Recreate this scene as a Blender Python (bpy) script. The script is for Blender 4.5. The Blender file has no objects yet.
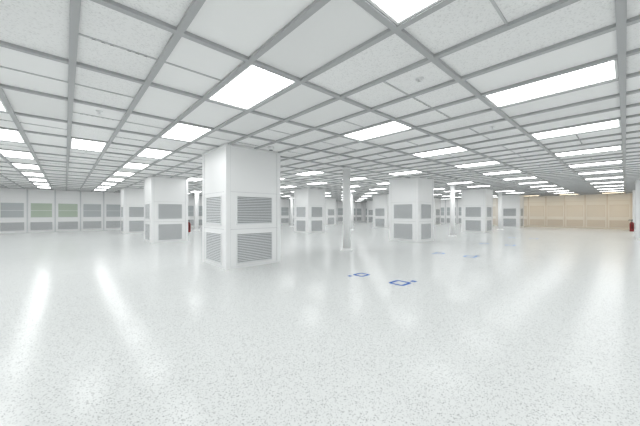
import bpy, math, random
from mathutils import Matrix, Vector
S=1.5; CAMH=0.81*S; CEIL=CAMH+S
U0,U1,V0,V1=-6.3,20.7,-6.0,16.6
BU,PU=0.885,0.425
BV,PV=0.015,0.815
random.seed(4)
sc=bpy.context.scene
sc.view_settings.view_transform='Standard'

# ---------- materials ----------
def mat(name,col,rough=0.5,spec=0.5,emit=None,es=0,metal=0):
    m=bpy.data.materials.new(name); m.use_nodes=True
    b=m.node_tree.nodes['Principled BSDF']
    b.inputs['Base Color'].default_value=(*col,1)
    b.inputs['Roughness'].default_value=rough
    b.inputs['Metallic'].default_value=metal
    b.inputs['Specular IOR Level'].default_value=spec
    if emit:
        b.inputs['Emission Color'].default_value=(*emit,1)
        b.inputs['Emission Strength'].default_value=es
    return m
def speckle(m,scale,base,specks,dens,lo=0.97,hi=1.02):
    nt=m.node_tree; b=nt.nodes['Principled BSDF']
    tc=nt.nodes.new('ShaderNodeTexCoord')
    v=nt.nodes.new('ShaderNodeTexVoronoi'); v.inputs['Scale'].default_value=scale
    nt.links.new(tc.outputs['Object'],v.inputs['Vector'])
    sep=nt.nodes.new('ShaderNodeSeparateColor'); nt.links.new(v.outputs['Color'],sep.inputs[0])
    r=nt.nodes.new('ShaderNodeValToRGB'); r.color_ramp.interpolation='CONSTANT'
    e=r.color_ramp.elements
    e[0].position=0; e[0].color=(*specks[0],1)
    e[1].position=dens; e[1].color=(*base,1)
    k=e.new(dens*0.35); k.color=(*specks[1],1)
    nt.links.new(sep.outputs[0],r.inputs[0])
    n=nt.nodes.new('ShaderNodeTexNoise'); n.inputs['Scale'].default_value=0.5
    nt.links.new(tc.outputs['Object'],n.inputs['Vector'])
    mr=nt.nodes.new('ShaderNodeMapRange'); mr.inputs[3].default_value=lo; mr.inputs[4].default_value=hi
    nt.links.new(n.outputs[0],mr.inputs[0])
    mx=nt.nodes.new('ShaderNodeVectorMath'); mx.operation='SCALE'
    nt.links.new(r.outputs[0],mx.inputs[0]); nt.links.new(mr.outputs[0],mx.inputs['Scale'])
    nt.links.new(mx.outputs[0],b.inputs['Base Color'])
M_floor=mat('terrazzo_white',(0.8,0.82,0.81),0.17,0.05)
speckle(M_floor,155,(0.72,0.735,0.73),((0.38,0.39,0.39),(0.57,0.58,0.58)),0.18)
nt=M_floor.node_tree;b=nt.nodes['Principled BSDF']
n=nt.nodes.new('ShaderNodeTexNoise');n.inputs['Scale'].default_value=3.5
n.inputs['Detail'].default_value=3
tc=nt.nodes.new('ShaderNodeTexCoord');nt.links.new(tc.outputs['Object'],n.inputs['Vector'])
bp=nt.nodes.new('ShaderNodeBump');bp.inputs['Strength'].default_value=0.05;bp.inputs['Distance'].default_value=0.02
nt.links.new(n.outputs[0],bp.inputs['Height']);nt.links.new(bp.outputs[0],b.inputs['Normal'])
M_tile=mat('ceiling_tile',(0.78,0.79,0.78),0.8,0.2)
speckle(M_tile,90,(0.93,0.935,0.93),((0.82,0.825,0.82),(0.88,0.885,0.88)),0.25)
M_tile2=mat('ceiling_tile_filter',(0.95,0.955,0.95),0.7,0.2)
M_tile3=mat('ceiling_tile_grey',(0.88,0.885,0.88),0.7,0.2)
M_bar=mat('ceiling_bar_grey',(0.45,0.46,0.465),0.45,0.4)
M_thin=mat('ceiling_thin_bar',(0.58,0.59,0.59),0.5,0.3)
M_white=mat('white_enamel',(0.93,0.935,0.935),0.35,0.4)
M_trim=mat('white_trim',(0.88,0.89,0.89),0.35,0.4)
M_slat=mat('louver_grey',(0.68,0.70,0.71),0.45,0.4)
M_dark=mat('louver_shadow',(0.2,0.205,0.21),0.8,0.2)
M_seam=mat('seam_grey',(0.6,0.61,0.62),0.6,0.2)
M_lamp=mat('light_diffuser',(0.9,0.9,0.9),0.5,0.2,(0.985,1,1),7.2)
M_frame=mat('lamp_frame',(0.8,0.81,0.81),0.5,0.3)
M_wall=mat('wall_white',(0.93,0.935,0.935),0.5,0.3)
M_warmlit=mat('wall_warm_lit',(0.93,0.90,0.84),0.5,0.3)  # tint of the yellow lighting painted into the wall colour
M_warmlit_trim=mat('wall_warm_lit_trim',(0.80,0.74,0.66),0.5,0.3)  # same yellow light painted into frames, posts and louvers
M_gl=mat('window_glass_green',(0.50,0.58,0.48),0.12,0.5)
M_gl2=mat('window_glass_grey',(0.52,0.55,0.56),0.12,0.5)
M_glw=mat('window_glass_warm_lit',(0.86,0.81,0.73),0.12,0.5)  # glow of the yellow-lit room behind, painted into opaque panes
M_blue=mat('blue_tape',(0.01,0.11,0.45),0.5,0.2)
M_pale=mat('pale_blue_tape',(0.08,0.25,0.62),0.5,0.2)
M_red=mat('extinguisher_red',(0.28,0.02,0.02),0.3,0.5)
M_black=mat('black_rubber',(0.02,0.02,0.02),0.5,0.4)
M_steel=mat('steel',(0.6,0.6,0.6),0.3,0.5,metal=0.8)
M_lampw=mat('light_diffuser_amber',(0.9,0.8,0.6),0.5,0.2,(1,0.83,0.6),5.8)

# ---------- mesh builder ----------
class MB:
    def __init__(s): s.v=[];s.f=[];s.m=[];s.mats=[];s.sm=[]
    def mi(s,m):
        if m not in s.mats: s.mats.append(m)
        return s.mats.index(m)
    def poly(s,pts,m,T=None,smooth=False):
        i=len(s.v)
        for p in pts:
            p=Vector(p); s.v.append(tuple(T@p if T else p))
        s.f.append(tuple(range(i,i+len(pts)))); s.m.append(s.mi(m)); s.sm.append(smooth)
    def box(s,x0,x1,y0,y1,z0,z1,m,T=None):
        i=len(s.v)
        for x,y,z in [(x0,y0,z0),(x1,y0,z0),(x1,y1,z0),(x0,y1,z0),(x0,y0,z1),(x1,y0,z1),(x1,y1,z1),(x0,y1,z1)]:
            p=Vector((x,y,z)); s.v.append(tuple(T@p if T else p))
        for f in [(0,3,2,1),(4,5,6,7),(0,1,5,4),(1,2,6,5),(2,3,7,6),(3,0,4,7)]:
            s.f.append(tuple(i+k for k in f)); s.m.append(s.mi(m)); s.sm.append(False)
    def lathe(s,prof,m,n=24,T=None):
        i=len(s.v)
        for r,z in prof:
            for k in range(n):
                a=2*math.pi*k/n; p=Vector((r*math.cos(a),r*math.sin(a),z)); s.v.append(tuple(T@p if T else p))
        for j in range(len(prof)-1):
            for k in range(n):
                a=i+j*n+k;b2=i+j*n+(k+1)%n
                s.f.append((a,b2,b2+n,a+n)); s.m.append(s.mi(m)); s.sm.append(True)
        s.f.append(tuple(i+k for k in range(n))[::-1]); s.m.append(s.mi(m)); s.sm.append(False)
        q=i+(len(prof)-1)*n
        s.f.append(tuple(q+k for k in range(n))); s.m.append(s.mi(m)); s.sm.append(False)
    def mesh(s,name):
        me=bpy.data.meshes.new(name); me.from_pydata(s.v,[],s.f)
        for m in s.mats: me.materials.append(m)
        me.polygons.foreach_set('material_index',s.m)
        me.polygons.foreach_set('use_smooth',s.sm); me.update(); return me
    def obj(s,name,loc=(0,0,0),rz=0):
        return place(name,s.mesh(name),loc,rz)
def place(name,me,loc=(0,0,0),rz=0):
    o=bpy.data.objects.new(name,me); o.location=loc; o.rotation_euler=(0,0,rz)
    sc.collection.objects.link(o); return o

def grille(mb,w,z0,z1,n,T,fr=M_trim,sl=M_slat,dk=M_dark,b=0.025,vd=1):
    mb.box(-w/2+b,w/2-b,-0.004,-0.001,z0+b,z1-b,dk,T)
    mb.box(-w/2,w/2,-0.022,0,z0,z0+b,fr,T); mb.box(-w/2,w/2,-0.022,0,z1-b,z1,fr,T)
    mb.box(-w/2,-w/2+b,-0.022,0,z0+b,z1-b,fr,T); mb.box(w/2-b,w/2,-0.022,0,z0+b,z1-b,fr,T)
    h=(z1-z0-2*b)/n
    for k in range(n):
        a=z0+b+k*h
        x0,x1=-w/2+b,w/2-b
        mb.poly([(x0,-0.020,a+0.05*h),(x1,-0.020,a+0.05*h),(x1,-0.006,a+0.68*h),(x0,-0.006,a+0.68*h)],sl,T)
        mb.poly([(x0,-0.020,a+0.05*h),(x0,-0.006,a-0.02*h),(x1,-0.006,a-0.02*h),(x1,-0.020,a+0.05*h)],sl,T)

# ---------- columns ----------
W=0.93*S
def column_mesh():
    mb=MB(); h=CEIL
    mb.box(-W/2+0.012,W/2-0.012,-W/2+0.012,W/2-0.012,0,h,M_white)
    c=0.10
    for sx in(-1,1):
        for sy in(-1,1):
            x=sorted((sx*W/2,sx*(W/2-c)));y=sorted((sy*W/2,sy*(W/2-c)))
            mb.box(x[0],x[1],y[0],y[1],0.0,h,M_white)
    for k in range(4):
        T=Matrix.Rotation(k*math.pi/2,4,'Z')@Matrix.Translation((0,-W/2+0.012,0))
        w=0.60*S
        grille(mb,w+0.03,0.08,0.77,17,T)
        grille(mb,w+0.03,0.95,1.60,16,T)
        mb.box(-W/2+c,W/2-c,-0.004,0,0.855,0.862,M_seam,T)
        mb.box(-W/2+c,W/2-c,-0.004,0,1.675,1.681,M_seam,T)
        for sx in(-1,1):
            xx=sx*(W/2-c-0.002)
            mb.box(xx-0.003,xx+0.003,-0.006,0,0,h,M_seam,T)
        mb.box(-W/2+c,W/2-c,-0.008,0,0,0.05,M_trim,T)
        mb.box(-W/2,W/2,-0.03,0,h-0.06,h-0.028,M_trim,T)
    return mb.mesh('service_column')
cm=column_mesh(); cols=[]
for i in range(-1,4):
    for j in range(0,3):
        cols.append((2.155+5.45*i,4.3+4.68*j))
cols.append((13.23,-0.68)); cols.append((18.6,-0.68))
cols=[c for c in cols if c[0]+0.6<U1]
for c in cols: place('service_column',cm,(c[0]*S,c[1]*S,0))

# slim posts
mb=MB()
r=0.125
mb.lathe([(0.21,0),(0.21,0.015),(0.17,0.03),(r+0.01,0.05),(r,0.09),(r,0.1)],M_trim,28)
mb.lathe([(r,0.08),(r,1.0),(r,CEIL-0.08)],M_wall,28)
mb.lathe([(r,CEIL-0.09),(r+0.03,CEIL-0.06),(r+0.03,CEIL-0.02)],M_trim,28)
pm=mb.mesh('support_post')
posts=[]
for i in range(0,3):
    for j in range(0,3):
        posts.append((4.52+5.5*i,4.09+4.68*j))
posts+= [(15.6,-0.75)]
for p in posts: place('support_post',pm,(p[0]*S,p[1]*S,0))

# ---------- ceiling ----------
iu0=int(math.floor((U0-BU)/PU));iu1=int(math.ceil((U1-BU)/PU))
iv0=int(math.floor((V0-BV)/PV));iv1=int(math.ceil((V1-BV)/PV))
lights=[]
extra=[(-2,6)]
def blocked(u,v):
    for c in cols:
        if abs(c[0]-u)<0.465+0.17 and abs(c[1]-v)<0.465+0.36: return True
    return False
lset=set()
for i in range(iu0,iu1):
    for j in range(iv0,iv1):
        u=BU+PU*(i+.5);v=BV+PV*(j+.5)
        if u-0.25<U0 or u+.25>U1 or v-.45<V0 or v+.45>V1: continue
        if (i%4==0 and j%2==0) or (i,j) in extra:
            if (i,j) in ((4,4),(8,4)) or blocked(u,v): continue
            lset.add((i,j)); lights.append((u,v,i,j))
mb=MB()
zt=CEIL
for i in range(iu0,iu1):
    for j in range(iv0,iv1):
        a=max(BU+PU*i,U0);b_=min(BU+PU*(i+1),U1);c=max(BV+PV*j,V0);d=min(BV+PV*(j+1),V1)
        if b_-a<0.02 or d-c<0.02: continue
        if (i,j) in lset: 
            mb.poly([(a*S,c*S,zt),(a*S,d*S,zt),(b_*S,d*S,zt),(b_*S,c*S,zt)],M_frame); continue
        rr=random.random()
        m=M_tile if rr<0.62 else (M_tile2 if rr<0.85 else M_tile3)
        mb.poly([(a*S,c*S,zt),(a*S,d*S,zt),(b_*S,d*S,zt),(b_*S,c*S,zt)],m)
        if random.random()<0.6 and d-c>0.7:
            vm=(c+d)/2*S
            mb.box(a*S,b_*S,vm-0.009,vm+0.009,zt-0.010,zt,M_thin)
            if random.random()<0.3:
                n=7
                for q in range(n):
                    if q==3: continue
                    x=(a+(b_-a)*(0.2+0.6*q/(n-1)))*S
                    mb.box(x-0.014,x+0.014,vm-0.004,vm+0.004,zt-0.0125,zt-0.0095,M_dark)
mb.obj('ceiling')
mb=MB(); hb=0.028
for i in range(iu0,iu1+1):
    u=(BU+PU*i)*S
    if U0*S<u<U1*S: mb.box(u-hb,u+hb,V0*S,V1*S,zt-0.03,zt-0.001,M_bar)
for j in range(iv0,iv1+1):
    v=(BV+PV*j)*S
    if V0*S<v<V1*S: mb.box(U0*S,U1*S,v-hb,v+hb,zt-0.0305,zt-0.001,M_bar)
mb.obj('ceiling_grid')
def lamp_mesh(M):
    mb=MB(); lw=(PU*S-2*hb)/2-0.004; ll=(PV*S-2*hb)/2-0.004
    f=0.022
    mb.box(-lw,-lw+f,-ll,ll,-0.02,0,M_frame);mb.box(lw-f,lw,-ll,ll,-0.02,0,M_frame)
    mb.box(-lw+f,lw-f,-ll,-ll+f,-0.02,0,M_frame);mb.box(-lw+f,lw-f,ll-f,ll,-0.02,0,M_frame)
    mb.poly([(-lw+f,-ll+f,-0.012),(-lw+f,ll-f,-0.012),(lw-f,ll-f,-0.012),(lw-f,-ll+f,-0.012)],M)
    return mb.mesh('ceiling_light_panel')
lm=lamp_mesh(M_lamp); lmw=lamp_mesh(M_lampw)
for u,v,i,j in lights: place('ceiling_light_panel',lmw if (u>19 and v<5) else lm,(u*S,v*S,zt-0.001))
mb=MB()
mb.lathe([(0.045,0),(0.045,-0.006),(0.012,-0.012),(0.012,-0.04),(0.03,-0.045),(0.03,-0.05)][::-1],M_trim,14)
spm=mb.mesh('fire_sprinkler')
for i in range(-2,6):
    for j in range(-1,6):
        u=BU+PU*(4*i+2.5);v=BV+PV*(3*j+1.25)
        if U0+.3<u<U1-.3 and V0+.3<v<V1-.3 and not blocked(u,v): place('fire_sprinkler',spm,(u*S,v*S,zt))
mb=MB()
mb.lathe([(0.03,-0.075),(0.05,-0.07),(0.055,-0.05),(0.075,-0.045),(0.075,0)],M_trim,20)
mb.lathe([(0.02,-0.082),(0.04,-0.079),(0.045,-0.068)],M_dark,20)
sm=mb.mesh('smoke_detector')
for u,v in [(2.3,3.62),(6.2,5.9),(9.4,2.5)]: place('smoke_detector',sm,(u*S,v*S,zt))

# ---------- floor ----------
mb=MB(); mb.poly([(U0*S,V0*S,0),(U1*S,V0*S,0),(U1*S,V1*S,0),(U0*S,V1*S,0)],M_floor); mb.obj('floor')

# ---------- walls ----------
def wallbox(name,x0,x1,y0,y1,m):
    mb=MB(); mb.box(x0*S,x1*S,y0*S,y1*S,0,CEIL,m); mb.obj(name)
wallbox('wall_left',U0-.1,U1+.1,V1,V1+.1,M_wall)
wallbox('wall_right',U1,U1+.1,V0,V1,M_wall)
wallbox('wall_front',U0-.1,U1+.1,V0-.1,V0,M_wall)
wallbox('wall_back',U0-.1,U0,V0,V1,M_wall)
BAY=0.83
def win_mesh(name,g,frm,post,pan,gs=M_slat,gd=M_dark):
    mb=MB(); w=BAY*S
    mb.box(-w/2,w/2,-0.02,0,0,CEIL-0.035,pan)
    mb.box(-w/2,-w/2+0.035,-0.05,-0.02,0,CEIL-0.035,post); mb.box(w/2-0.035,w/2,-0.05,-0.02,0,CEIL-0.035,post)
    x=w/2-0.15
    z0,z1=0.95,1.82
    mb.box(-x,x,-0.028,-0.02,z0,z1,g)
    for a,b2,c,d in [(-x-.03,x+.03,z0-.03,z0),(-x-.03,x+.03,z1,z1+.03),(-x-.03,-x,z0,z1),(x,x+.03,z0,z1),(-x,x,1.36,1.38)]:
        mb.box(a,b2,-0.045,-0.02,c,d,frm)
    mb.box(-w/2+.035,w/2-.035,-0.03,-0.02,2.15,2.17,frm)
    T=Matrix.Translation((0,-0.02,0))
    grille(mb,w-0.22,0.12,0.66,10,T,fr=frm,sl=gs,dk=gd)
    mb.box(-w/2,w/2,-0.035,-0.02,0,0.06,frm)
    return mb.mesh(name)
wA=win_mesh('window_bay_green',M_gl,M_trim,M_slat,M_wall)
wB=win_mesh('window_bay_grey',M_gl2,M_trim,M_slat,M_wall)
wC=win_mesh('window_bay_warm_lit',M_glw,M_warmlit_trim,M_warmlit_trim,M_warmlit,M_warmlit_trim,M_warmlit_trim)
k=1
u=-1.15-BAY*6+BAY/2
while u+BAY/2<U1:
    g = wA if (abs(u+0.735)<.3 or abs(u-0.095)<.3) else wB
    place(f'window_{k}',g,(u*S,V1*S,0),0); k+=1
    u+=BAY
v=V0+BAY/2
while v+BAY/2<V1-0.05:
    place(f'window_{k}',wC if v<6.5 else wB,(U1*S,v*S,0),-math.pi/2); k+=1
    v+=BAY

# ---------- floor markings ----------
def mark(mb,m,cx,cy,hw,hh,t,r=0.06):
    def ring(hw,hh,r):
        out=[]
        for sx,sy,a0 in((1,1,0),(-1,1,90),(-1,-1,180),(1,-1,270)):
            for q in range(5):
                a=math.radians(a0+q*22.5); out.append((cx+sx*(hw-r)+r*math.cos(a),cy+sy*(hh-r)+r*math.sin(a)))
        return out
    o=ring(hw,hh,r);i=ring(hw-t,hh-t,max(r-t,0.005));n=len(o);z=0.002
    for q in range(n):
        p=(q+1)%n
        mb.poly([(*o[q],z),(*o[p],z),(*i[p],z),(*i[q],z)],m)
def markset(m,t):
    mb=MB()
    mark(mb,m,0,0,0.16,0.15,t)
    mark(mb,m,0.01,0.86,0.14,0.13,t)
    mark(mb,m,0.28,-0.10,0.05,0.05,t*0.7,0.015)
    mark(mb,m,-0.24,0.94,0.04,0.04,t*0.7,0.012)
    return mb.mesh('floor_marking')
m1=markset(M_blue,0.055);m2=markset(M_pale,0.045)
place('floor_marking',m1,(2.86*S,1.76*S,0))
for k2 in (1,2,3): place('floor_marking',m2,((2.9+2.66*k2)*S,(1.95)*S,0))

# ---------- fire extinguishers ----------
mb=MB(); 
mb.lathe([(0.06,0),(0.075,0.01),(0.075,0.36),(0.06,0.41),(0.025,0.44),(0.025,0.46)],M_red,20)
mb.lathe([(0.022,0.455),(0.022,0.50)],M_steel,12)
mb.box(-0.015,0.015,-0.11,0.03,0.50,0.515,M_black); mb.box(-0.015,0.015,-0.10,0.02,0.535,0.55,M_black)
mb.box(-0.012,0.012,0.0,0.03,0.50,0.55,M_black)
mb.lathe([(0.012,0.12),(0.010,0.46)],M_black,10,Matrix.Translation((0.088,0,0)))
mb.box(0.0,0.095,-0.01,0.01,0.465,0.485,M_black)
mb.box(-0.03,0.03,0.07,0.1,0.1,0.42,M_steel)
em=mb.mesh('fire_extinguisher')
hw=0.465
def ext(u,v,rz): place('fire_extinguisher',em,(u*S,v*S,0.36),rz)
ext(2.155+hw+0.085,8.98-0.25,-math.pi/2)
ext(13.23-0.37,-0.68+hw+0.085,math.pi)

# ---------- world & camera ----------
w=bpy.data.worlds.new('world'); sc.world=w; w.use_nodes=True
w.node_tree.nodes['Background'].inputs[0].default_value=(0.9,0.95,1,1)
w.node_tree.nodes['Background'].inputs[1].default_value=0.3
cam=bpy.data.cameras.new('camera'); cam.sensor_width=36; cam.lens=279/640*36; cam.clip_start=0.05
co=bpy.data.objects.new('camera',cam); sc.collection.objects.link(co)
co.location=(0,0,CAMH); co.rotation_euler=(math.pi/2,0,math.radians(47.6-90)); sc.camera=co
